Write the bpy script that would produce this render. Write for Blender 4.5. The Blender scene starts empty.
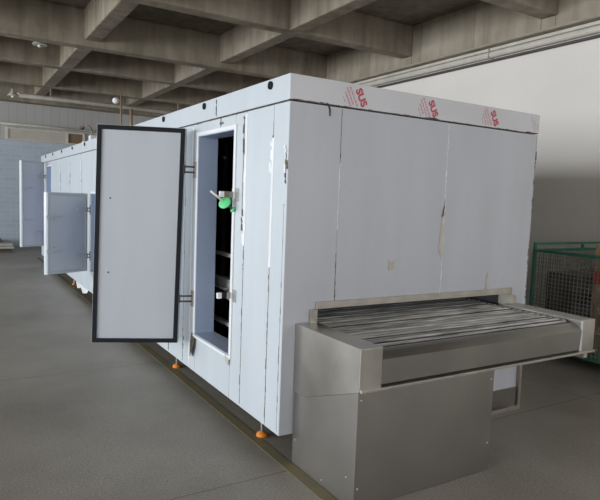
import bpy, math, random
from mathutils import Vector, Matrix
random.seed(7)
C = bpy.context.scene.collection
SC = bpy.context.scene

# ------------------------------------------------------------------ materials
def new_mat(name):
    m = bpy.data.materials.new(name); m.use_nodes = True
    nt = m.node_tree
    return m, nt, nt.nodes['Principled BSDF']

def surf(name, col, rough=.5, metal=0., var=.06, scale=3., stretch=(1,1,1), bump=0., bscale=60., spec=.5, rvar=0., col2=None):
    """a surface whose colour wanders between two tones of itself (noise in object space)"""
    m, nt, b = new_mat(name)
    N, L = nt.nodes, nt.links
    tc = N.new('ShaderNodeTexCoord'); mp = N.new('ShaderNodeMapping')
    mp.inputs['Scale'].default_value = stretch
    L.new(tc.outputs['Object'], mp.inputs['Vector'])
    no = N.new('ShaderNodeTexNoise'); no.inputs['Scale'].default_value = scale; no.inputs['Detail'].default_value = 6
    L.new(mp.outputs[0], no.inputs['Vector'])
    rp = N.new('ShaderNodeValToRGB')
    c2 = col2 or tuple(c*(1-var*2) for c in col)
    rp.color_ramp.elements[0].position = .3; rp.color_ramp.elements[0].color = (*c2, 1)
    rp.color_ramp.elements[1].position = .7; rp.color_ramp.elements[1].color = (*[min(1, c*(1+var)) for c in col], 1)
    L.new(no.outputs['Fac'], rp.inputs[0]); L.new(rp.outputs[0], b.inputs['Base Color'])
    b.inputs['Metallic'].default_value = metal
    b.inputs['Roughness'].default_value = rough
    b.inputs['Specular IOR Level'].default_value = spec
    if rvar:
        mr = N.new('ShaderNodeMapRange'); mr.inputs['To Min'].default_value = rough-rvar; mr.inputs['To Max'].default_value = rough+rvar
        L.new(no.outputs['Fac'], mr.inputs['Value']); L.new(mr.outputs[0], b.inputs['Roughness'])
    if bump:
        n2 = N.new('ShaderNodeTexNoise'); n2.inputs['Scale'].default_value = bscale; n2.inputs['Detail'].default_value = 4
        L.new(mp.outputs[0], n2.inputs['Vector'])
        bp = N.new('ShaderNodeBump'); bp.inputs['Strength'].default_value = bump; bp.inputs['Distance'].default_value = .01
        L.new(n2.outputs['Fac'], bp.inputs['Height']); L.new(bp.outputs[0], b.inputs['Normal'])
    return m

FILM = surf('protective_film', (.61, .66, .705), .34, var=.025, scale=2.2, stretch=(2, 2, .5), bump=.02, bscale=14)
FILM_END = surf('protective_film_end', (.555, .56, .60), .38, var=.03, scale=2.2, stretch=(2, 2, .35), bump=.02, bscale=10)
FASCIA_FILM = surf('fascia_film', (.70, .685, .71), .38, var=.03, scale=2.)
FILM_BLUE = surf('blue_film', (.47, .56, .74), .4, var=.04)
SILL = surf('sill_film', (.46, .55, .66), .3, var=.05)
WHITE = surf('white_strip', (.86, .87, .88), .45, var=.03)
DOORFACE = surf('door_film', (.60, .62, .67), .36, var=.025, scale=2.5, stretch=(2, 2, .4))
RUBBER = surf('black_rubber', (.012, .014, .018), .6, var=.1, spec=.25)
DARK = surf('dark_gap', (.02, .018, .016), .8, var=.2)
TEAR = surf('exposed_backing', (.12, .10, .07), .7, var=.5, scale=30)
PEEL = surf('peeled_film', (.88, .89, .9), .35, var=.04)
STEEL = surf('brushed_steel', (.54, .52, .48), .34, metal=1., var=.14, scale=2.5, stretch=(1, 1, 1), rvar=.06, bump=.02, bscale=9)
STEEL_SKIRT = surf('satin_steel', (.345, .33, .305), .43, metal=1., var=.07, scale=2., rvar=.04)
STEEL_RIM = surf('rim_steel', (.52, .48, .42), .45, metal=.9, var=.1, scale=8)
BELT = surf('belt_steel', (.58, .57, .55), .4, metal=.7, var=.35, scale=14, stretch=(.25, 6, 1))
BELT_BED = surf('belt_bed', (.035, .033, .03), .7, metal=.0, var=.3, scale=20, stretch=(.3, 4, 1))
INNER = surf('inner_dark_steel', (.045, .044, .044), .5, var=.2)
RAIL = surf('inner_rail_steel', (.72, .72, .72), .5, var=.05)
RIVET = surf('bright_rivet', (.6, .6, .6), .5, var=.05)
ORANGE = surf('orange_plastic', (.85, .26, .03), .5, var=.08)
GREEN = surf('green_plastic', (.16, .80, .32), .4, var=.05)
OFFWHITE = surf('ivory_rod', (.78, .74, .64), .5, var=.05)
BROWN = surf('brown_block', (.28, .20, .13), .6, var=.15)
COPPER = surf('copper_pipe', (.30, .21, .15), .6, metal=.2, var=.15)
REDINK = surf('red_ink', (.60, .09, .13), .6, var=.05)
PINKINK = surf('pink_ink', (.66, .32, .38), .6, var=.08)
CAGE = surf('green_enamel', (.035, .17, .115), .4, var=.15)
WIRE = surf('mesh_wire', (.27, .28, .24), .5, metal=.3, var=.2)
WOOD = surf('raw_pine', (.46, .31, .16), .7, var=.18, scale=5, stretch=(6, 6, .7))
CARD = surf('dark_wrapped_goods', (.10, .09, .085), .8, var=.3, scale=5)
REDP = surf('red_paint', (.45, .06, .04), .5, var=.1)
PIPE = surf('cream_pipe', (.66, .62, .55), .6, var=.08, scale=4)
PIPE2 = surf('dull_pipe', (.38, .35, .29), .55, var=.1, scale=4)
LAMPM = surf('lamp_enamel', (.55, .50, .44), .5, var=.1)
DARK_PART_SHADE = surf('dark_conduit', (.10, .085, .08), .6, var=.15)  # dark small parts, and the shade painted under the right wall pipe
YELLOW = surf('worn_yellow_paint', (.22, .185, .085), .6, var=.15, scale=5, col2=(.17, .15, .11))
PALE = surf('pale_board', (.50, .48, .44), .6, var=.1)

# concrete ceiling
def concrete(name, c1, c2):
    m, nt, b = new_mat(name); N, L = nt.nodes, nt.links
    tc = N.new('ShaderNodeTexCoord')
    n1 = N.new('ShaderNodeTexNoise'); n1.inputs['Scale'].default_value = 1.1; n1.inputs['Detail'].default_value = 9; n1.inputs['Roughness'].default_value = .65
    mp = N.new('ShaderNodeMapping'); mp.inputs['Scale'].default_value = (2.4, 2.4, .35)
    L.new(tc.outputs['Object'], mp.inputs[0]); L.new(tc.outputs['Object'], n1.inputs['Vector'])
    n2 = N.new('ShaderNodeTexNoise'); n2.inputs['Scale'].default_value = 2.5; n2.inputs['Detail'].default_value = 5
    L.new(mp.outputs[0], n2.inputs['Vector'])
    mx = N.new('ShaderNodeMath'); mx.operation = 'ADD'; L.new(n1.outputs['Fac'], mx.inputs[0]); L.new(n2.outputs['Fac'], mx.inputs[1])
    rp = N.new('ShaderNodeValToRGB'); rp.color_ramp.elements[0].position = .75/2; rp.color_ramp.elements[1].position = 1.25/2
    rp.color_ramp.elements[0].color = (*c2, 1); rp.color_ramp.elements[1].color = (*c1, 1)
    hf = N.new('ShaderNodeMath'); hf.operation = 'MULTIPLY'; hf.inputs[1].default_value = .5
    L.new(mx.outputs[0], hf.inputs[0]); L.new(hf.outputs[0], rp.inputs[0]); L.new(rp.outputs[0], b.inputs['Base Color'])
    b.inputs['Roughness'].default_value = .85; b.inputs['Specular IOR Level'].default_value = .25
    bp = N.new('ShaderNodeBump'); bp.inputs['Strength'].default_value = .25; bp.inputs['Distance'].default_value = .02
    L.new(n1.outputs['Fac'], bp.inputs['Height']); L.new(bp.outputs[0], b.inputs['Normal'])
    return m
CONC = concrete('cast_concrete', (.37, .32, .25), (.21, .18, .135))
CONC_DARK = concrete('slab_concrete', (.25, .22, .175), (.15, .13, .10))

def add_form_lines(m):
    nt = m.node_tree; N, L = nt.nodes, nt.links; b = N['Principled BSDF']; src = b.inputs['Base Color'].links[0].from_socket
    tc = N.new('ShaderNodeTexCoord'); s = N.new('ShaderNodeSeparateXYZ'); L.new(tc.outputs['Object'], s.inputs[0])
    last = src
    for period, off, wd, f in ((2.6, .3, .014, .75), (2.6, .52, .010, .7), (2.6, 1.7, .012, .5)):
        a = N.new('ShaderNodeMath'); a.operation = 'ADD'; a.inputs[1].default_value = off+260; L.new(s.outputs['Y'], a.inputs[0])
        w = N.new('ShaderNodeMath'); w.operation = 'MODULO'; w.inputs[1].default_value = period; L.new(a.outputs[0], w.inputs[0])
        lt = N.new('ShaderNodeMath'); lt.operation = 'LESS_THAN'; lt.inputs[1].default_value = wd; L.new(w.outputs[0], lt.inputs[0])
        ml = N.new('ShaderNodeMath'); ml.operation = 'MULTIPLY'; ml.inputs[1].default_value = f; L.new(lt.outputs[0], ml.inputs[0])
        mx = N.new('ShaderNodeMix'); mx.data_type = 'RGBA'; mx.inputs[7].default_value = (.10, .08, .055, 1)
        L.new(ml.outputs[0], mx.inputs[0]); L.new(last, mx.inputs[6]); last = mx.outputs[2]
    L.new(last, b.inputs['Base Color'])
CONC_EDGE = concrete('edge_beam_concrete', (.44, .39, .31), (.29, .25, .19)); add_form_lines(CONC_EDGE)

# floor: polished speckled concrete with cut joints
def floor_mat():
    m, nt, b = new_mat('polished_floor'); N, L = nt.nodes, nt.links
    tc = N.new('ShaderNodeTexCoord')
    n1 = N.new('ShaderNodeTexNoise'); n1.inputs['Scale'].default_value = .9; n1.inputs['Detail'].default_value = 8; n1.inputs['Roughness'].default_value = .6
    n2 = N.new('ShaderNodeTexNoise'); n2.inputs['Scale'].default_value = 90; n2.inputs['Detail'].default_value = 3
    L.new(tc.outputs['Object'], n1.inputs['Vector']); L.new(tc.outputs['Object'], n2.inputs['Vector'])
    r1 = N.new('ShaderNodeValToRGB'); r1.color_ramp.elements[0].position = .3; r1.color_ramp.elements[1].position = .7
    r1.color_ramp.elements[0].color = (.255, .23, .195, 1); r1.color_ramp.elements[1].color = (.40, .368, .325, 1)
    L.new(n1.outputs['Fac'], r1.inputs[0])
    r2 = N.new('ShaderNodeValToRGB'); r2.color_ramp.elements[0].position = .36; r2.color_ramp.elements[1].position = .66
    r2.color_ramp.elements[0].color = (.72, .72, .72, 1); r2.color_ramp.elements[1].color = (1.25, 1.25, 1.22, 1)
    L.new(n2.outputs['Fac'], r2.inputs[0])
    mu = N.new('ShaderNodeMix'); mu.data_type = 'RGBA'; mu.blend_type = 'MULTIPLY'; mu.inputs[0].default_value = .75
    L.new(r1.outputs[0], mu.inputs[6]); L.new(r2.outputs[0], mu.inputs[7])
    # joints
    sx = N.new('ShaderNodeSeparateXYZ'); L.new(tc.outputs['Object'], sx.inputs[0])
    last = mu.outputs[2]
    for ax, period, off in (('Y', 2.5, .1), ('X', 9.0, 6.0)):
        a = N.new('ShaderNodeMath'); a.operation = 'ADD'; a.inputs[1].default_value = off+100*period
        L.new(sx.outputs[ax], a.inputs[0])
        w = N.new('ShaderNodeMath'); w.operation = 'MODULO'; w.inputs[1].default_value = period; L.new(a.outputs[0], w.inputs[0])
        lt = N.new('ShaderNodeMath'); lt.operation = 'LESS_THAN'; lt.inputs[1].default_value = .008; L.new(w.outputs[0], lt.inputs[0])
        mj = N.new('ShaderNodeMix'); mj.data_type = 'RGBA'; mj.inputs[7].default_value = (.06, .045, .03, 1)
        ml = N.new('ShaderNodeMath'); ml.operation = 'MULTIPLY'; ml.inputs[1].default_value = .6; L.new(lt.outputs[0], ml.inputs[0])
        L.new(ml.outputs[0], mj.inputs[0]); L.new(last, mj.inputs[6]); last = mj.outputs[2]
    L.new(last, b.inputs['Base Color'])
    mr = N.new('ShaderNodeMapRange'); mr.inputs['To Min'].default_value = .34; mr.inputs['To Max'].default_value = .5
    L.new(n1.outputs['Fac'], mr.inputs['Value']); L.new(mr.outputs[0], b.inputs['Roughness'])
    b.inputs['Specular IOR Level'].default_value = .28
    return m
FLOOR = floor_mat()

def brick_mat(name, c1, c2, mortar, w, h, axis='X', ms=.006, rough=.6):
    m, nt, b = new_mat(name); N, L = nt.nodes, nt.links
    tc = N.new('ShaderNodeTexCoord'); s = N.new('ShaderNodeSeparateXYZ'); c = N.new('ShaderNodeCombineXYZ')
    L.new(tc.outputs['Object'], s.inputs[0]); L.new(s.outputs[axis], c.inputs[0]); L.new(s.outputs['Z'], c.inputs[1])
    br = N.new('ShaderNodeTexBrick'); br.inputs['Scale'].default_value = 1
    br.inputs['Color1'].default_value = (*c1, 1); br.inputs['Color2'].default_value = (*c2, 1); br.inputs['Mortar'].default_value = (*mortar, 1)
    br.inputs['Brick Width'].default_value = w; br.inputs['Row Height'].default_value = h; br.inputs['Mortar Size'].default_value = ms
    L.new(c.outputs[0], br.inputs['Vector']); L.new(br.outputs['Color'], b.inputs['Base Color'])
    b.inputs['Roughness'].default_value = rough
    return m
BLUEWALL = brick_mat('blue_tiled_wall', (.49, .56, .63), (.44, .51, .59), (.57, .62, .68), .30, .13)
CORRUG = brick_mat('grey_sheet_wall', (.45, .44, .43), (.43, .42, .41), (.38, .37, .36), .22, 9.0, ms=.012)
BEIGE = surf('beige_plaster', (.91, .865, .81), .8, var=.03, scale=.7)
GREYWALL = surf('grey_plaster', (.40, .39, .37), .85, var=.05, scale=.8)

# ------------------------------------------------------------------ mesh helpers
class MB:
    def __init__(s): s.v = []; s.f = []
    def quad_box(s, P):
        n = len(s.v); s.v += [Vector(p) for p in P]
        for q in ((0,3,2,1), (4,5,6,7), (0,1,5,4), (1,2,6,5), (2,3,7,6), (3,0,4,7)): s.f.append([n+i for i in q])
        return s
    def box(s, x0, x1, y0, y1, z0, z1):
        return s.quad_box([(x0,y0,z0),(x1,y0,z0),(x1,y1,z0),(x0,y1,z0),(x0,y0,z1),(x1,y0,z1),(x1,y1,z1),(x0,y1,z1)])
    def obox(s, o, u, v, w):   # origin and three edge vectors
        o, u, v, w = Vector(o), Vector(u), Vector(v), Vector(w)
        return s.quad_box([o, o+u, o+u+v, o+v, o+w, o+u+w, o+u+v+w, o+v+w])
    def tube(s, pts, r, n=10, r2=None):
        pts = [Vector(p) for p in pts]; base = len(s.v); m = len(pts)
        for i, p in enumerate(pts):
            d = (pts[min(i+1, m-1)]-pts[max(i-1, 0)]).normalized()
            a = Vector((0,0,1)) if abs(d.z) < .9 else Vector((1,0,0))
            u = d.cross(a).normalized(); w = d.cross(u).normalized()
            rr = r if r2 is None else r+(r2-r)*i/(m-1)
            for k in range(n):
                t = 2*math.pi*k/n; s.v.append(p+u*math.cos(t)*rr+w*math.sin(t)*rr)
        for i in range(m-1):
            for k in range(n):
                a = base+i*n+k; b_ = base+i*n+(k+1) % n
                s.f.append([a, b_, b_+n, a+n])
        s.f.append([base+k for k in range(n)][::-1]); s.f.append([base+(m-1)*n+k for k in range(n)])
        return s
    def lathe(s, o, prof, n=20, axis=(0,0,1)):   # prof: (r, h) list
        o = Vector(o); ax = Vector(axis).normalized()
        a = Vector((0,0,1)) if abs(ax.z) < .9 else Vector((1,0,0))
        u = ax.cross(a).normalized(); w = ax.cross(u).normalized(); base = len(s.v)
        for r, h in prof:
            for k in range(n):
                t = 2*math.pi*k/n; s.v.append(o+ax*h+u*math.cos(t)*r+w*math.sin(t)*r)
        for i in range(len(prof)-1):
            for k in range(n):
                a_ = base+i*n+k; b_ = base+i*n+(k+1) % n
                s.f.append([a_, b_, b_+n, a_+n])
        s.f.append([base+k for k in range(n)][::-1]); s.f.append([base+(len(prof)-1)*n+k for k in range(n)])
        return s
    def poly(s, pts, ext):      # a flat outline given thickness
        n = len(s.v); m = len(pts); ext = Vector(ext)
        s.v += [Vector(p) for p in pts]+[Vector(p)+ext for p in pts]
        s.f.append(list(range(n, n+m))[::-1]); s.f.append(list(range(n+m, n+2*m)))
        for i in range(m): j = (i+1) % m; s.f.append([n+i, n+j, n+m+j, n+m+i])
        return s
    def build(s, name, mat, parent=None, bevel=0., smooth=False):
        o0 = Vector((0,0,0)); p = parent
        while p is not None: o0 = o0+p.location; p = p.parent
        me = bpy.data.meshes.new(name); me.from_pydata([tuple(v-o0) for v in s.v], [], s.f); me.update()
        import bmesh
        bm = bmesh.new(); bm.from_mesh(me); bmesh.ops.recalc_face_normals(bm, faces=bm.faces)
        if smooth:
            for f in bm.faces: f.smooth = len(f.verts) == 4
        bm.to_mesh(me); bm.free()
        me.materials.append(mat)
        o = bpy.data.objects.new(name, me); C.objects.link(o)
        if parent: o.parent = parent
        if bevel:
            b = o.modifiers.new('bevel', 'BEVEL'); b.width = bevel; b.segments = 2; b.limit_method = 'ANGLE'
        return o

def struct(o): o['kind'] = 'structure'; return o
def tag(o, label, cat, group=None):
    o['label'] = label; o['category'] = cat
    if group: o['group'] = group
    return o
def empty(name, loc, label, cat, group=None):
    o = bpy.data.objects.new(name, None); C.objects.link(o); o.location = loc; o.empty_display_size = .1
    return tag(o, label, cat, group)
def copy_tree(o, parent=None):
    c = o.copy(); C.objects.link(c)
    if parent: c.parent = parent
    for ch in list(o.children): copy_tree(ch, c)
    return c

# ------------------------------------------------------------------ the hall
XL, XR, YB, YF = -13.0, 5.5, -7.5, 15.0
SLAB = 4.72
struct(MB().box(XL-.3, XR+.3, YB-.3, YF+.3, -.2, 0).build('floor', FLOOR))
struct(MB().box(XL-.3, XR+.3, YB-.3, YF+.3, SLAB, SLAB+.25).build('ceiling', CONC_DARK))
struct(MB().box(XR, XR+.3, YB, YF, 0, SLAB).build('wall_right', BEIGE))
# back of the hall: blue tiled below, grey sheeting above
struct(MB().box(XL, XR, YF, YF+.3, 0, 2.96).build('wall_far', BLUEWALL))
struct(MB().box(XL, XR, YF+.02, YF+.3, 2.96, SLAB).build('wall_far_upper', GREYWALL if False else CORRUG))
wn = MB().box(XL, XR, YB-.3, YB, 0, .9).box(XL, XR, YB-.3, YB, 4.1, SLAB)
wx = [(-7.2, -4.2), (-3.4, -.4), (2.0, 5.0)]; prev = XL  # unseen openings, added for the lamps that light the end face
for a, b_ in wx: wn.box(prev, a, YB-.3, YB, .9, 4.1); prev = b_
wn.box(prev, XR, YB-.3, YB, .9, 4.1)
struct(wn.build('wall_near', GREYWALL))
# left wall with a run of big openings for daylight
wl = MB()
wl.box(XL-.3, XL, YB, YF, 0, .9).box(XL-.3, XL, YB, YF, 3.9, SLAB)
wy = [(-6.5+3.6*i, -6.5+3.6*i+2.7) for i in range(6)]
prev = YB
for a, b_ in wy: wl.box(XL-.3, XL, prev, a, .9, 3.9); prev = b_
wl.box(XL-.3, XL, prev, YF, .9, 3.9)
struct(wl.build('wall_left', GREYWALL))
for i, (a, b_) in enumerate(wy):
    w = MB(); w.box(XL-.18, XL-.12, a, b_, .9, .97).box(XL-.18, XL-.12, a, b_, 3.83, 3.9)
    for yy in (a, (a+b_)/2-.03, b_-.06): w.box(XL-.18, XL-.12, yy, yy+.06, .97, 3.83)
    struct(w.build('window_%d' % (i+2), GREYWALL))

# beams (grid of downstand beams under the slab)
n = 1
def beam(mb, mat=CONC, bev=.012):
    global n
    o = struct(mb.build('trim_%d' % n, mat, bevel=bev)); n += 1; return o
xb = [(-12.2, -11.94), (-9.7, -9.44), (-7.2, -6.94), (-4.7, -4.44), (-2.2, -1.94), (.28, .55), (2.77, 3.02)]
yb = [(-5.6, -5.33, 4.2), (-3.0, -2.73, 4.2), (-.35, -.08, 4.2), (2.05, 2.32, 4.2), (4.9, 5.17, 4.2), (7.6, 7.87, 4.1), (10.25, 10.5, 4.2), (12.9, 13.15, 4.2), (14.6, YF+.02, 4.0)]
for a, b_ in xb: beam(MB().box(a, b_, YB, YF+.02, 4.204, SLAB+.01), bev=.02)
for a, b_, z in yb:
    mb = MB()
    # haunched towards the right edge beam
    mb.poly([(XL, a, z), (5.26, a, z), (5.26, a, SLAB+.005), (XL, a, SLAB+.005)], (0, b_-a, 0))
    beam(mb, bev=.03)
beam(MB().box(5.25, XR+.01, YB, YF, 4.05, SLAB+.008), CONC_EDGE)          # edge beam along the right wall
# thin ledge strip under the edge beam
beam(MB().box(5.235, 5.27, YB, YF, 4.035, 4.06), PIPE2, 0)

# strip of painted floor running along under the machine
struct(MB().box(.015, .088, -2.0, 12.0, 0.0, .002).build('trim_floor_line', YELLOW))

# service window high in the far wall
w = MB().box(-.40, 1.68, YF-.04, YF+.03, 2.97, 3.0).box(-.40, 1.68, YF-.04, YF+.03, 3.28, 3.31)
for x in (-.40, 1.16, 1.62): w.box(x, x+.06, YF-.04, YF+.03, 3.0, 3.28)
wf = struct(w.build('window_1', PIPE))
MB().box(-.34, 1.16, YF-.015, YF+.03, 3.0, 3.28).build('window_panel', surf('pale_shutter', (.56, .51, .44), .6, var=.05), wf)
MB().box(1.22, 1.62, YF+.005, YF+.03, 3.0, 3.28).build('window_pane', surf('brown_pane', (.22, .15, .09), .4, var=.1), wf)

# pipes
tag(MB().tube([(-3, 14.92, 3.40), (3.6, 14.92, 3.40)], .035, 12).build('wall_pipe', PIPE, smooth=True), 'cream pipe running level along the far wall just over the service window', 'pipe')
p = MB().tube([(-.25, 13.3, 4.02), (-.2, 13.3, 3.97), (-.05, 13.3, 3.97), (4.6, 13.3, 3.97)], .055, 12)
hp = tag(p.build('ceiling_pipe', PIPE, smooth=True), 'dull cream pipe hung under the beams near the far wall, ending at a lamp', 'pipe')
for x in (.5, 2.2, 3.9): MB().box(x, x+.03, 13.285, 13.315, 4.0, SLAB).build('pipe_hanger', PIPE2, hp)
p = MB().tube([(5.435, YB, 3.95), (5.435, YF, 3.95)], .048, 14)
rp_ = tag(p.build('wall_pipe', PIPE, smooth=True), 'thick cream pipe running along the beige right wall under the concrete edge beam', 'pipe')
for i in range(5):
    y = -5.1+4.2*i
    MB().box(5.383, XR, y, y+.02, 3.90, 3.915).box(5.383, 5.389, y, y+.02, 3.91, 4.05).build('pipe_bracket', PIPE2, rp_)
tag(MB().box(5.40, XR-.002, YB, YF, 4.0, 4.045).build('cable_tray', PIPE, bevel=.004), 'flat cream cable tray tucked between the edge beam and the thick pipe', 'cable tray')
MB().tube([(5.474, YB, 3.868), (5.474, YF, 3.868)], .022, 10).build('conduit', DARK_PART_SHADE, rp_, smooth=True)  # dark tube added as the soft shade below the thick pipe

# lamps
def lamp(loc, ztop, label):
    e = empty('pendant_lamp', loc, label, 'lamp', None)
    x, y, z = loc
    MB().lathe((x, y, z), [(.13, 0), (.12, .02), (.04, .11), (.03, .17), (.02, .18)], 20).build('lamp_shade', LAMPM, e, smooth=True)
    MB().lathe((x, y, z-.03), [(.02, -.01), (.035, 0), (.03, .05)], 14).build('bulb', OFFWHITE, e, smooth=True)
    MB().tube([(x, y, z+.17), (x, y, ztop)], .008, 6).build('cord', DARK_PART_SHADE, e)
lamp((-.36, 13.3, 3.93), SLAB, 'cone-shaped pendant lamp at the end of the hung pipe, far upper left')
lamp((-.30, 8.6, 4.22), SLAB, 'cone-shaped pendant lamp between the concrete beams, hanging nearer and higher than the pipe-end lamp')

# stack of panels on a pallet, far left
st = empty('panel_stack', (-1.3, 13.9, 0), 'low stack of pale boards on a dark pallet, far left by the blue wall', 'boards')
m = MB()
for k in range(3): m.box(-2.0, -.42, 13.45+.4*k, 13.55+.4*k, 0, .09)
m.build('pallet', DARK_PART_SHADE, st)
for k in range(2):
    MB().box(-2.1+.02*k, -.35-.03*k, 13.35+.02*k, 14.45, .09+.07*k, .15+.07*k).build('board', PALE, st, bevel=.005)
MB().box(-2.0, -.6, 13.7, 14.4, .225, .29).build('board', DARK_PART_SHADE, st)

# ------------------------------------------------------------------ the tunnel freezer
H, ZB, BAND, W, LEN = 2.35, .18, 2.205, 2.25, 10.9
FZ = empty('tunnel_freezer', (0, 0, 0), 'long white film-wrapped industrial tunnel freezer with open side doors and a steel infeed belt', 'machine')

def side_panel(y0, y1, z0=ZB, z1=BAND, name='side_panel'):
    g = .0025
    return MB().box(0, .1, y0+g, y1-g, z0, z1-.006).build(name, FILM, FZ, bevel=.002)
def end_panel(rects):
    m = MB(); g = .002
    for i, (x0, x1, z0, z1) in enumerate(rects): m.box(x0, x1, 0, .1, z0, z1)
    return m.build('end_panel', FILM_END, FZ)
O1 = (.745, 1.43, .50, 2.10); O2 = (4.85, 5.55, .50, 1.60); O3 = (9.35, 10.05, .50, 2.10)
cuts = [0.002, .19, .565, O1[0]]
for a, b_ in zip(cuts, cuts[1:]): side_panel(a, b_)
def opening_panels(O, lo):
    a, b_, z0, z1 = O
    side_panel(a, b_, ZB, z0); side_panel(a, b_, z1, BAND)
opening_panels(O1, 0)
cuts = [O1[1], 1.56, 1.72, 2.1, 3.1, 4.1, O2[0]]
for a, b_ in zip(cuts, cuts[1:]): side_panel(a, b_)
opening_panels(O2, 0)
cuts = [O2[1], 6.3, 7.3, 8.3, O3[0]]
for a, b_ in zip(cuts, cuts[1:]): side_panel(a, b_)
opening_panels(O3, 0)
side_panel(O3[1], LEN)
# end wall
EB = BAND-.006
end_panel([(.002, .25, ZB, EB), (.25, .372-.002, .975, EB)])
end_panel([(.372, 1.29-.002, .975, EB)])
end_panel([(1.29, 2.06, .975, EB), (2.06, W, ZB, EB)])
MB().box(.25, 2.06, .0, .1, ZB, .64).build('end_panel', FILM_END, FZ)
# hidden long side, far end, roof, underside
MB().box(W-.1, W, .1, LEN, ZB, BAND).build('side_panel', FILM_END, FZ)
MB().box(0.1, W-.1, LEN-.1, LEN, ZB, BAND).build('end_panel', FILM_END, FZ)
MB().box(.01, W-.01, .01, LEN-.01, H-.03, H).build('roof', FILM, FZ)
MB().box(.02, W-.02, .02, LEN-.02, ZB+.01, ZB+.06).build('underside', INNER, FZ)
# dark core behind the seams and around the openings (the inner lining)
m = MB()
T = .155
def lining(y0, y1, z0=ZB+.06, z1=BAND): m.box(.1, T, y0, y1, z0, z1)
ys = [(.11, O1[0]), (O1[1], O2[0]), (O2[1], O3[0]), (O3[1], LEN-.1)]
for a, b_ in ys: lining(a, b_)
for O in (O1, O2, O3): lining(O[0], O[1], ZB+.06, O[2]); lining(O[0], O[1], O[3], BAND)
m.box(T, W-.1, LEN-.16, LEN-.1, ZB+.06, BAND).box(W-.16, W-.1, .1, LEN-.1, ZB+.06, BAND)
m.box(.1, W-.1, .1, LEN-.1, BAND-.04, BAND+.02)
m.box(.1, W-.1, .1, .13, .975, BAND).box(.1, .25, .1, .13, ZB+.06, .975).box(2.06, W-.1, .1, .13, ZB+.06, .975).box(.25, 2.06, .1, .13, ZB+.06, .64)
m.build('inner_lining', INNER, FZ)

# fascia band with round vent holes
vent_y = [.25, 1.33, 2.33, 3.3, 4.2, 5.1, 6.03, 7.05, 8.1, 9.15, 10.15]
bs = [0, 1.076, 2.95, 4.6, 6.45, 8.6, LEN]
for a, b_ in zip(bs, bs[1:]):
    MB().box(-.006, .05, a+(0 if a == 0 else .002)-(.006 if a == 0 else 0), b_-.002, BAND+.003, H+.006).build('fascia', FILM, FZ, bevel=.0015)
MB().box(-.004, W+.006, -.0065, .05, BAND+.003, H+.005).build('fascia', FASCIA_FILM, FZ, bevel=.0015)
for y in vent_y:
    v = MB().lathe((-.0055, y-.02, 2.318), [(.025, 0), (.025, .012), (.019, .012), (.018, .002)], 18, axis=(-1, 0, 0)).build('vent', RUBBER, FZ, smooth=True)
# torn film and exposed backing along the seams
def ragged_side(y, z0, z1, w, seed, mat, x=-.0012, name='torn_film', prob=.6, step=.03):
    r = random.Random(seed); m = MB(); z = z0
    while z < z1:
        L_ = step*(.4+2.2*r.random())
        if r.random() < prob:
            a = w*(.25+.75*r.random()); b2 = w*(.2+.8*r.random()); k = min(z1, z+L_); s_ = (r.random()-.5)*w*.6
            m.poly([(x, y-a/2+s_, z), (x, y+b2/2+s_, z+.15*L_), (x, y+a/2+s_, k), (x, y-b2/3+s_, k-.1*L_)], (.002, 0, 0))
        z += L_*(1.05+.5*r.random())
    m.box(x+.0005, x+.0025, y-.0012, y+.0012, z0, z1)
    return m.build(name, mat, FZ) if m.v else None
def ragged_end(x, z0, z1, w, seed, mat, y=-.0012, name='torn_film', prob=.6, step=.03):
    r = random.Random(seed); m = MB(); z = z0
    while z < z1:
        L_ = step*(.4+2.2*r.random())
        if r.random() < prob:
            a = w*(.25+.75*r.random()); b2 = w*(.2+.8*r.random()); k = min(z1, z+L_); s_ = (r.random()-.5)*w*.5
            m.poly([(x-a/2+s_, y, z), (x+b2/2+s_, y, z+.15*L_), (x+a/2+s_, y, k), (x-b2/3+s_, y, k-.1*L_)], (0, .002, 0))
        z += L_*(1.05+.5*r.random())
    m.box(x-.0012, x+.0012, y+.0005, y+.0025, z0, z1)
    return m.build(name, mat, FZ) if m.v else None
def ragged_h(p0, p1, fixed, z, w, seed, mat, side, prob=.6, step=.04):
    r = random.Random(seed); m = MB(); t = p0
    while t < p1:
        L_ = step*(.4+2.5*r.random())
        if r.random() < prob:
            a = w*(.2+.8*r.random()); b2 = w*(.2+.8*r.random()); k = min(p1, t+L_)
            q = [(t, z-a/2), (t+.2*L_, z+b2/2), (k, z+a/3), (k-.1*L_, z-b2/2)]
            if side: m.poly([(fixed, u, v) for u, v in q], (.002, 0, 0))
            else: m.poly([(u, fixed, v) for u, v in q], (0, .002, 0))
        t += L_*(1.05+.4*r.random())
    if side: m.box(fixed+.0005, fixed+.0025, p0, p1, z-.0015, z+.0015)
    else: m.box(p0, p1, fixed+.0005, fixed+.0025, z-.0015, z+.0015)
    return m.build('torn_film', mat, FZ) if m.v else None
MB().box(-.002, 0, .555, .585, 1.32, 2.185).build('peeled_strip', PEEL, FZ)
MB().box(-.002, 0, 1.545, 1.575, .25, 2.18).build('peeled_strip', PEEL, FZ)
MB().box(-.002, 0, .175, .20, 1.2, 2.0).build('peeled_strip', PEEL, FZ)
ragged_side(.575, 1.30, 2.18, .055, 11, PEEL, x=-.003, prob=.95, step=.06)
ragged_side(.60, 1.4, 2.16, .03, 13, TEAR, x=-.005, prob=.75, step=.05)
ragged_side(.19, .2, 2.1, .014, 14, TEAR, prob=.5)
ragged_side(.565, .2, 1.5, .012, 16, TEAR, prob=.5)
ragged_side(.20, 1.78, 1.98, .05, 15, PEEL, x=-.003, prob=.9)
ragged_side(.03, .2, 1.6, .008, 17, TEAR, prob=.35)
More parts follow.
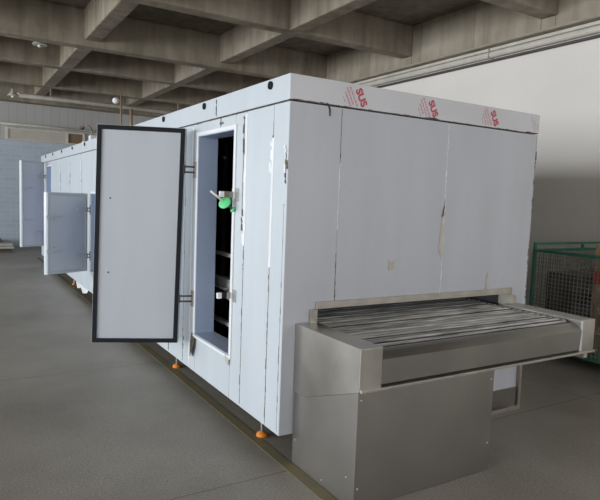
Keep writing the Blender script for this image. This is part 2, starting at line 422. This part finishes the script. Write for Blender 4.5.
ragged_side(.02, 1.72, 1.9, .035, 18, TEAR, x=-.004, prob=1)
ragged_side(.03, 1.78, 1.95, .03, 19, PEEL, x=-.006, prob=1)
ragged_side(1.56, .2, 2.18, .015, 20, PEEL, prob=.7)
ragged_side(1.72, .2, 2.18, .014, 21, TEAR, prob=.3)
ragged_side(2.1, .2, .5, .03, 22, TEAR, prob=.7)
ragged_side(1.72, .2, .42, .04, 23, TEAR, prob=.8)
for i, y in enumerate((6.3, 7.3, 8.3)):
    ragged_side(y, .9, 2.1, .05, 30+i, TEAR, prob=.35, step=.08)
    ragged_side(y+.08, 1.2, 2.15, .05, 40+i, PEEL, prob=.5, step=.08)
ragged_h(.01, 10.8, -.002, BAND, .014, 50, TEAR, True, prob=.55)
ragged_h(.7, 1.5, -.0035, BAND, .024, 51, TEAR, True, prob=.9)
ragged_h(.95, 1.02, -.003, 2.16, .02, 53, TEAR, True, prob=.9, step=.02)
ragged_side(1.076, 2.22, 2.34, .02, 54, TEAR, x=-.008, prob=.7)
ragged_side(1.0, 2.12, 2.2, .02, 55, TEAR, x=-.003, prob=.9)
ragged_h(.01, 2.24, -.0078, BAND+.003, .012, 60, TEAR, False, prob=.75)
ragged_h(.02, .27, -.009, BAND+.004, .016, 61, TEAR, False, prob=1)
ragged_h(1.05, 1.18, -.009, BAND+.006, .022, 62, TEAR, False, prob=1)
ragged_h(2.1, 2.24, -.009, BAND+.006, .018, 63, TEAR, False, prob=1)
MB().poly([(.262, -.004, 2.205), (.272, -.004, 2.207), (.285, -.004, 2.18), (.286, -.004, 2.14), (.277, -.004, 2.14), (.273, -.004, 2.18)], (0, .003, 0)).build('torn_film', TEAR, FZ)
ragged_end(.372, 1.85, 2.19, .006, 70, TEAR, prob=.5)
ragged_end(.372, 1.45, 1.9, .008, 71, PEEL, prob=.9)
ragged_end(.372, .99, 1.3, .009, 72, TEAR, prob=.8)
ragged_end(1.288, 1.68, 2.19, .010, 73, PEEL, prob=.95)
ragged_end(1.292, .99, 1.7, .012, 74, PEEL, prob=.8)
MB().poly([(1.255, -.003, 1.30), (1.285, -.003, 1.24), (1.292, -.003, 1.62), (1.272, -.003, 1.55), (1.258, -.003, 1.42)], (0, .002, 0)).build('torn_film', STEEL_RIM, FZ)
MB().poly([(1.262, -.005, 1.54), (1.285, -.005, 1.63), (1.290, -.005, 1.67), (1.280, -.005, 1.55)], (0, .002, 0)).build('torn_film', TEAR, FZ)
MB().poly([(.80, -.003, 1.18), (.845, -.003, 1.18), (.85, -.003, 1.245), (.825, -.003, 1.235), (.80, -.003, 1.25)], (0, .002, 0)).build('torn_film', STEEL_RIM, FZ)
MB().poly([(1.76, -.003, 1.0), (1.78, -.003, 1.0), (1.78, -.003, 1.13), (1.765, -.003, 1.1)], (0, .002, 0)).build('torn_film', STEEL_RIM, FZ)
ragged_end(W-.004, .9, 2.2, .018, 80, TEAR, prob=.7)
# small dark scuffs on the end wall
for x, z, l in ((.40, 1.72, .05), (.52, 1.66, .04), (.52, 1.32, .02), (1.1, 1.5, .02), (1.55, 1.25, .015), (1.95, 1.08, .02), (.1, 2.13, .03)):
    MB().poly([(x, -.001, z), (x+l*.6, -.001, z+.005), (x+l*.5, -.001, z+.009)], (0, .002, 0)).build('scuff_mark', STEEL_RIM, FZ)

# red print on the end fascia: the steel grade, and lines too small to read
def text_pts(body, size):
    cu = bpy.data.curves.new('t', 'FONT'); cu.body = body; cu.size = size; cu.offset = size*.045; cu.extrude = 0; cu.resolution_u = 3
    ob = bpy.data.objects.new('t', cu); C.objects.link(ob)
    dg = bpy.context.evaluated_depsgraph_get(); me = bpy.data.meshes.new_from_object(ob.evaluated_get(dg))
    v = [tuple(p.co) for p in me.vertices]; f = [list(q.vertices) for q in me.polygons]
    bpy.data.objects.remove(ob); return v, f
TV, TF = text_pts('SUS', .070)
def print_block(x0, z0):
    ang = math.radians(-62); ca, sa = math.cos(ang), math.sin(ang)
    pm = MB(); nb = len(pm.v)
    for v in TV: pm.v.append(Vector((x0+v[0]*ca-v[1]*sa, -.0080, z0+v[0]*sa+v[1]*ca)))
    for f in TF: pm.f.append([nb+i for i in f])
    pr = pm.build('film_print', REDINK, FZ)
    s_ = MB(); rr = random.Random(int(x0*100))
    for k, off in enumerate((-.034, -.058, -.082, -.106)):
        u = -.06+.02*k; end = .22 if k < 3 else .12
        while u < end:
            l = .006+.016*rr.random(); h_ = .010 if k < 3 else .005
            q = [(u, off), (u+l, off), (u+l, off+h_), (u, off+h_)]
            P = [(x0+a*ca-b_*sa, -.0080, z0+a*sa+b_*ca) for a, b_ in q]
            if all(BAND+.008 < p_[2] < H+.003 for p_ in P): s_.poly(P, (0, .001, 0))
            u += l+.003+.004*rr.random()
    s_.build('film_print', PINKINK, FZ)
for x0 in (.462, 1.075, 1.69): print_block(x0, 2.316)
# the last repeat is cut off by the corner of the machine
s_ = MB(); rr = random.Random(5)
for k in range(3):
    z = 2.325-.02*k
    while z > 2.235:
        s_.box(2.16+.025*k+(2.325-z)*.45, 2.166+.025*k+(2.325-z)*.45, -.008, -.007, z-.012, z); z -= .018
s_.build('film_print', PINKINK, FZ)

# ---- door frames
def frame(O, depth=T):
    y0, y1, z0, z1 = O
    j = MB().box(-.004, depth+.004, y1-.006, y1+.002, z0, z1).build('door_jamb', FILM_BLUE, FZ)
    MB().box(-.004, depth+.004, y0-.002, y0+.006, z0, z1).build('door_jamb', FILM_BLUE, FZ)
    MB().box(-.004, depth+.004, y0, y1, z1-.006, z1+.002).build('door_head', FILM_BLUE, FZ)
    MB().box(-.012, depth+.01, y0-.01, y1+.01, z0-.006, z0+.006).build('door_sill', SILL, FZ)
    t = MB()
    t.box(-.010, 0, y0-.028, y0+.004, z0-.03, z1+.03).box(-.010, 0, y1-.004, y1+.03, z0-.03, z1+.03)
    t.box(-.010, 0, y0, y1, z1, z1+.028).box(-.012, 0, y0, y1, z0-.028, z0)
    t.build('door_frame', WHITE, FZ, bevel=.002)
for O in (O1, O2, O3): frame(O)
# inside the openings: rack rails and belt side plates glimpsed through the doors
m = MB()
for z0, z1 in ((.76, .93), (.53, .56), (1.12, 1.15)): MB().box(.30, .34, 1.0, 10.6, z0, z1).build('belt_side_rail', RAIL, FZ)
for y in (2.35, 3.6, 5.0, 6.5, 8.0, 9.5): MB().box(.62, .66, y, y+.04, .24, 2.16).build('inner_post', INNER, FZ)
MB().tube([(.56, 2.3, 2.03), (.50, 2.06, 1.99)], .012, 8).build('inner_bar', OFFWHITE, FZ)
# blue film draped behind the middle opening
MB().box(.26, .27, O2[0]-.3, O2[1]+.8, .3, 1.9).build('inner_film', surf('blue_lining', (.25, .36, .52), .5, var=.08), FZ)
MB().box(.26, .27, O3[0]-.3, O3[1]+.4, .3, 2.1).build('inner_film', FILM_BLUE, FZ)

# ---- doors
def door(hx, hy, th, w, z0, z1, gasket_mat, hinges, latches, thick=.09, gw=.034, inset=.005, sag=0.):
    c, s_ = math.cos(math.radians(th)), math.sin(math.radians(th))
    d = Vector((-s_, -c, 0)); nrm = Vector((c, -s_, 0)); hh = z1-z0; up = (Vector((0, 0, 1))-d*sag).normalized(); o = Vector((hx, hy, z0))+d*sag*hh
    D = MB().obox(o, d*w, -nrm*thick, up*hh).build('door', FILM, FZ, bevel=.003)
    MB().obox(o+d*.012+up*.012, d*(w-.024), nrm*.004, up*(hh-.024)).build('door_liner', DOORFACE, D)
    g = MB()
    P = lambda u, v: o+d*u+up*v+nrm*.004
    a = inset
    g.obox(P(a, a), d*(w-2*a), nrm*.014, up*gw); g.obox(P(a, hh-a-gw), d*(w-2*a), nrm*.014, up*gw)
    g.obox(P(a, a+gw), d*gw, nrm*.014, up*(hh-2*a-2*gw)); g.obox(P(w-a-gw, a+gw), d*gw, nrm*.014, up*(hh-2*a-2*gw))
    g.build('gasket', gasket_mat, D, bevel=.003)
    for u, v in ((.83*w, .33*hh), (.83*w, .67*hh)): MB().lathe(P(u, v), [(.007, 0), (.006, .003)], 10, axis=nrm).build('screw', DARK, D)
    for v in hinges:      # strap hinge: plate on the wall, two arms to the door edge
        m = MB(); q = Vector((-.012, hy-.045, z0+v))
        m.obox(q-up*.065+Vector((-.006, -.008, 0)), (.012, 0, 0), (0, .055, 0), up*.13)
        hn = m.build('hinge', STEEL_RIM, D)
        k = MB()
        for dz in (-.022, .022):
            k.tube([q+Vector((-.002, .02, dz)), q+Vector((-.05, .03, dz)), o+d*.004+nrm*.006+up*(v+dz)], .0075, 8)
        k.tube([o+d*.004+nrm*.008+up*(v-.032), o+d*.004+nrm*.008+up*(v+.032)], .011, 10)
        k.build('hinge_arm', DARK_PART_SHADE, hn)
        if latches: MB().obox(o+d*.0+up*(v-.018)+nrm*.004, d*.17, nrm*.025, up*.036).build('hinge_strap', RIVET, D, bevel=.004)
    for v in latches:     # handle strap on the free side
        m = MB()
        m.obox(o+d*(w-.03)+up*(v-.02)+nrm*.004, d*.05, nrm*.03, up*.04)
        m.tube([o+d*(w-.02)+nrm*.03+up*v, o+d*(w-.14)+nrm*.05+up*(v+.012), o+d*(w-.22)+nrm*.035+up*(v+.004)], .009, 8)
        m.build('latch', RIVET, D, smooth=False)
    return D
door(-.085, 1.50, 114, .685, .415, 2.16, RUBBER, (.37, 1.42), (), sag=.02)
grey_gasket = surf('grey_gasket', (.52, .54, .56), .5, var=.04)
door(-.05, 5.60, 63, .64, .49, 1.60, grey_gasket, (.22, .88), (.32, .78), thick=.06)
door(-.05, 10.10, 60, .52, .45, 2.20, grey_gasket, (.3, 1.45), (.55, 1.2), thick=.06)

# latch keepers on the near jamb of the first doorway
for z in (1.645, .935):
    k = MB().box(-.040, 0, .735, .755, z-.022, z+.020); k.box(-.004, 0, .66, .77, z-.045, z+.045)
    lk = k.build('latch_keeper', surf('dull_plate', (.42, .41, .40), .5, metal=.4, var=.15), FZ, bevel=.003)
    MB().box(-.078, -.040, .733, .757, z-.020, z+.022).build('keeper_block', BROWN if z > 1 else RUBBER, lk)
    MB().box(-.108, -.078, .733, .757, z-.020, z+.020).build('keeper_tip', WHITE, lk)
# inner release knob with its ivory rod
a = Vector((-.005, .72, 1.535)); b_ = Vector((-.168, .76, 1.665)); ax = (b_-a).normalized()
kn = MB().tube([a, a+(b_-a)*.45], .010, 10).build('release_knob', DARK_PART_SHADE, FZ)
MB().tube([a+(b_-a)*.42, b_], .0075, 10).build('knob_rod', OFFWHITE, kn, smooth=True)
MB().lathe(a+(b_-a)*.40, [(.030, -.010), (.045, -.005), (.047, .004), (.038, .008), (.012, .014)], 24, axis=(-.75, -.45, .5)).build('knob_disc', GREEN, kn, smooth=True)
MB().lathe(a+ax*.012, [(.02, -.006), (.024, 0), (.018, .008)], 20, axis=ax).build('knob_disc', GREEN, kn, smooth=True)
# curled film below the sill
MB().poly([(-.004, 1.50, .50), (-.012, 1.40, .47), (-.03, 1.40, .40), (-.035, 1.45, .31), (-.02, 1.50, .30), (-.006, 1.53, .40)], (.002, .002, 0)).build('torn_film', TEAR, FZ)
MB().poly([(-.014, .73, .47), (-.014, .80, .49), (-.014, .79, .44), (-.014, .74, .42)], (.002, 0, 0)).build('torn_film', PALE, FZ)
# film hanging loose below the far panels
MB().poly([(-.006, 6.7, .19), (-.006, 5.7, .19), (-.012, 5.8, .13), (-.02, 6.05, .09), (-.02, 6.2, .15), (-.02, 6.5, .10)], (.003, 0, 0)).build('loose_film', PEEL, FZ)

# feet
for y in (.42, 2.17, 3.95, 5.75, 7.5, 9.3):
    for x in (.11, W-.11):
        f = MB().tube([(x, y, .02), (x, y, ZB+.012)], .012, 10).build('foot', STEEL, FZ)
        MB().lathe((x, y, 0), [(.038, 0), (.040, .010), (.036, .022), (.016, .034), (.013, .036)], 20).build('foot_pad', ORANGE, f, smooth=True)
m = MB().box(.16, .22, .2, LEN-.1, .11, ZB+.012).box(W-.22, W-.16, .2, LEN-.1, .11, ZB+.012)
for y in (.3, 2.2, 4.1, 6, 7.9, 9.8): m.box(.22, W-.22, y, y+.06, .11, ZB+.012)
m.build('base_rail', INNER, FZ)

# roof fittings
def roof_pipe(pts, r, mat, nm='roof_pipe'): return MB().tube(pts, r, 10).build(nm, mat, FZ, smooth=True)
rp = roof_pipe([(.4, 5.55, H), (.4, 5.55, 3.02)], .012, COPPER)
MB().lathe((.34, 5.62, 2.94), [(.01, -.035), (.04, -.028), (.047, 0), (.04, .028), (.01, .035)], 16, axis=(.5, .85, 0)).build('gauge', WHITE, rp, smooth=True)
MB().tube([(.4, 5.55, 2.94), (.35, 5.6, 2.94)], .012, 8).build('gauge_stem', COPPER, rp)
MB().lathe((.4, 5.55, 2.42), [(.03, 0), (.03, .1)], 12).build('coupling', COPPER, rp, smooth=True)
rp = roof_pipe([(.4, 5.0, H), (.4, 5.0, 2.76)], .022, COPPER)
MB().box(.34, .44, 5.08, 5.2, H, 2.52).build('junction_box', WHITE, FZ, bevel=.01)
rp = roof_pipe([(.4, 7.5, H), (.4, 7.5, 2.6), (.4, 7.6, 2.72), (.4, 7.9, 2.80), (.4, 8.25, 2.83), (.4, 8.45, 2.80)], .014, COPPER)
MB().lathe((.4, 8.45, 2.80), [(.03, -.03), (.04, -.02), (.045, .02), (.02, .03)], 14).build('pipe_cap', DARK_PART_SHADE, rp, smooth=True)
for y, z in ((7.3, 2.58), (7.9, 2.52), (8.3, 2.46)): MB().box(.32, .46, y, y+.14, H, z).build('junction_box', WHITE, FZ, bevel=.015)

# ---- infeed end: entrance rim, belt, covers, skirt
MB().box(.23, 2.06, -.016, 0, .955, 1.0).build('entrance_rim', STEEL_RIM, FZ, bevel=.002)
MB().box(.187, .235, -.02, 0, .86, .955).build('entrance_rim', STEEL_RIM, FZ, bevel=.002)
MB().box(2.062, 2.115, -.016, 0, .87, .935).build('entrance_rim', STEEL_RIM, FZ, bevel=.002)
MB().box(2.045, 2.062, -.02, .10, .86, .955).build('entrance_cheek', STEEL_RIM, FZ)
for x in (.27, .55, .85, 1.15, 1.6, 1.95): MB().lathe((x, -.016, .985), [(.004, 0), (.003, .003)], 8, axis=(0, -1, 0)).build('rivet', RIVET, FZ)

ZT = .872
XA, XB, XC, XD = .09, .235, 1.985, 2.135
YFR = -.662
bd = MB().box(XB, XC, -.585, 2.2, .80, .828).build('belt_bed', BELT_BED, FZ)
# wire belt: cross rods in raised pairs, and flattened links running between them
m = MB(); y = 2.1; k = 0; rr = random.Random(3)
while y > -.59:
    big = k % 4 == 0
    r_ = .0085 if big else .0055
    zz = .850+(.006 if big else 0)+rr.uniform(-.002, .002)
    m.tube([(XB+.012, y, zz), (XC-.035, y+rr.uniform(-.004, .004), zz)], r_, 6)
    y -= .027+rr.uniform(-.003, .003); k += 1
blt = m.build('conveyor_belt', BELT, FZ)
m = MB(); y = .3
while y > -.56:
    m.box(XC-.045, XC-.020, y, y+.034, .848, .864); y -= .050
m.box(XC-.036, XC-.028, -.56, .3, .850, .858); m.build('belt_chain', STEEL_SKIRT, FZ, bevel=.004)
# front plate sloping from belt down to apron
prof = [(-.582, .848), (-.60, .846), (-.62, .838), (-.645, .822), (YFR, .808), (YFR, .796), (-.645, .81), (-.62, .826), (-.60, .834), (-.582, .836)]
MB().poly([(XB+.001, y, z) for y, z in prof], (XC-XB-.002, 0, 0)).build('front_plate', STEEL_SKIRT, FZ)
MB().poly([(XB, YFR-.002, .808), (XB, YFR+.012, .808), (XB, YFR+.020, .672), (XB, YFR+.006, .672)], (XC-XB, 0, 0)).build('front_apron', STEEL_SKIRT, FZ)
MB().box(XB-.14, XD, YFR-.016, YFR+.05, .645, .660).build('front_lip', STEEL_RIM, FZ, bevel=.002)
# side covers (folded sheet boxes)
MB().poly([(XA, YFR, .648), (XA, YFR, .876), (XA, -.001, .876), (XA, -.001, .455), (XA, -.14, .455)], (XB-XA, 0, 0)).build('side_cover', STEEL, FZ, bevel=.003)
MB().box(XC, XD, YFR, -.001, .648, .876).build('side_cover', STEEL, FZ, bevel=.003)
MB().box(XC-.004, XC+.010, YFR-.003, YFR+.01, .66, .872).build('cover_edge', RIVET, FZ, bevel=.002)
MB().box(XA+.02, XD-.02, YFR+.03, 0, .632, .648).build('tray_underside', STEEL_SKIRT, FZ)
MB().box(2.06, 2.10, YFR+.02, 0.0, .60, .648).build('tray_rail', STEEL_RIM, FZ)
# support skirt
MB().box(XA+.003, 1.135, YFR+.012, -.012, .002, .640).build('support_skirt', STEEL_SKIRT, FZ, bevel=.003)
for x, z in ((.115, .60), (.115, .12), (1.11, .58), (1.11, .18)): MB().lathe((x, YFR+.012, z), [(.005, 0), (.004, .004)], 8, axis=(0, -1, 0)).build('screw', RIVET, FZ)
for y, z in ((-.05, .16), (-.35, .04), (-.58, .16)): MB().lathe((XA+.002, y, z), [(.005, 0), (.004, .004)], 8, axis=(-1, 0, 0)).build('screw', RIVET, FZ)
# foot frame beside the skirt
m = MB().box(1.08, 2.235, -.03, .0, .0, .03).box(2.205, 2.235, -.03, 0, .03, .40).box(1.08, 1.10, -.03, 0, .03, .30)
m.build('base_frame', STEEL_RIM, FZ, bevel=.002)
MB().box(2.262, 2.272, .0, .02, .20, .36).build('corner_strip', WHITE, FZ)

# ------------------------------------------------------------------ wire cages and goods on the right
def cage(x0, x1, y0, y1, z0, z1, label, pitch=.042, wires=(1, 1, 1, 1)):
    e = empty('wire_cage', ((x0+x1)/2, (y0+y1)/2, 0), label, 'cage')
    r = .016
    MB().box(x0-r, x1+r, y0-r, y1+r, z0-.012, z0+.012).build('cage_floor', CAGE, e, bevel=.003)
    f = MB()
    for z in (z1,):
        for y in (y0, y1): f.box(x0-r, x1+r, y-r, y+r, z-r, z+r)
        for x in (x0, x1): f.box(x-r, x+r, y0+r, y1-r, z-r, z+r)
    f.build('top_rail', CAGE, e, bevel=.003)
    MB().box(x0-r, x1+r, y1-r*.7, y1+r*.7, z1+.06, z1+.088).build('back_rail', CAGE, e, bevel=.003)
    for x in (x0, (x0+x1)/2+.1, x1): MB().box(x-r, x+r, y1-r*.6, y1+r*.6, z1+r, z1+.06).build('rail_post', CAGE, e)
    for x in (x0, x1):
        for y in (y0, y1): MB().box(x-r, x+r, y-r, y+r, 0, z1-r).build('cage_post', CAGE, e, bevel=.003)
    MB().box(x0-r*.8, x0+r*.8, (y0+y1)/2-r*.8, (y0+y1)/2+r*.8, z0, z1-r).build('cage_post', CAGE, e)
    MB().box((x0+x1)/2-.1-r, (x0+x1)/2-.1+r, y0-r*.8, y0+r*.8, z0, z1-r).build('cage_post', CAGE, e)
    t = .003
    def side(kind, fixed, a0, a1):
        w = MB(); k = a0+pitch
        while k < a1-.01:
            if kind == 'x': w.box(fixed-t, fixed+t, k-t, k+t, z0, z1)
            else: w.box(k-t, k+t, fixed-t, fixed+t, z0, z1)
            k += pitch
        z = z0+pitch
        while z < z1-.01:
            if kind == 'x': w.box(fixed-t*.9, fixed+t*1.1, a0, a1, z-t, z+t)
            else: w.box(a0, a1, fixed-t*.9, fixed+t*1.1, z-t, z+t)
            z += pitch
        w.build('wire_mesh', WIRE, e)
    side('x', x0, y0, y1); side('y', y0, x0, x1); side('y', y1, x0, x1); side('x', x1, y0, y1)
    return e
cage(3.80, 5.35, -.75, 1.08, .12, 1.165, 'green steel wire-mesh cage on the floor beyond the infeed belt by the right wall')
cr = empty('wooden_crate', (4.55, 0, .135), 'raw pine crate with red rail standing inside the green wire cage', 'crate')
for x in (4.06, 5.0):
    for y in (-.5, .47): MB().box(x, x+.07, y, y+.07, .135, 1.27).build('corner_post', WOOD, cr, bevel=.003)
for k in range(5):
    z = .2+.22*k
    MB().box(4.09, 5.05, .54, .56, z, z+.12).build('crate_board', WOOD, cr, bevel=.002)
    MB().box(4.045, 4.06, -.5, .54, z, z+.14).build('crate_board', WOOD if k != 3 else REDP, cr, bevel=.002)
tag(MB().box(3.95, 5.2, .66, 1.02, .135, .93).build('wrapped_bundle', CARD, bevel=.02), 'dark wrapped bundle standing in the green cage, beside the pine crate', 'bundle')
# ------------------------------------------------------------------ light
W_ = bpy.data.worlds.new('sky'); SC.world = W_; W_.use_nodes = True
bg = W_.node_tree.nodes['Background']; bg.inputs[0].default_value = (.72, .86, 1, 1); bg.inputs[1].default_value = .8
def area(name, loc, rot, sx, sy, e, col):
    l = bpy.data.lights.new(name, 'AREA'); l.shape = 'RECTANGLE'; l.size = sx; l.size_y = sy; l.energy = e; l.color = col
    o = bpy.data.objects.new(name, l); C.objects.link(o); o.location = loc; o.rotation_euler = rot; return o
for a, b_ in wy:
    area('window_daylight', (XL-.1, (a+b_)/2, 2.4), (0, math.radians(-90), 0), 2.9, 2.6, 230, (.93, .965, 1))
for a, b_ in wx:
    area('window_daylight', ((a+b_)/2, YB-.1, 2.5), (math.radians(90), 0, 0), 2.9, 3.0, 28 if a < 0 else 52, (1, .97, .93))  # lamps added behind the camera to brighten the end face and right wall

# ------------------------------------------------------------------ camera
cam = bpy.data.cameras.new('camera'); co = bpy.data.objects.new('camera', cam); C.objects.link(co)
p, r, y = (math.radians(a) for a in (5.1, 2.13, 31.4))
fw = Vector((math.sin(y)*math.cos(p), math.cos(y)*math.cos(p), -math.sin(p)))
rt = Vector((math.cos(y), -math.sin(y), 0)); up = rt.cross(fw)
r2 = rt*math.cos(r)+up*math.sin(r); u2 = -rt*math.sin(r)+up*math.cos(r)
M = Matrix((r2, u2, -fw)).transposed().to_4x4(); M.translation = Vector((-1.686, -2.934, 1.632)); co.matrix_world = M
cam.sensor_fit = 'HORIZONTAL'; cam.sensor_width = 36; cam.lens = 36*571/600; cam.clip_start = .05
SC.camera = co
SC.view_settings.view_transform = 'Standard'; SC.view_settings.look = 'None'; SC.view_settings.gamma = 1; SC.view_settings.use_curve_mapping = False
SC.view_settings.exposure = 0.6
SC.cycles.use_denoising = True; SC.cycles.max_bounces = 8; SC.cycles.diffuse_bounces = 5; SC.cycles.sample_clamp_indirect = 8
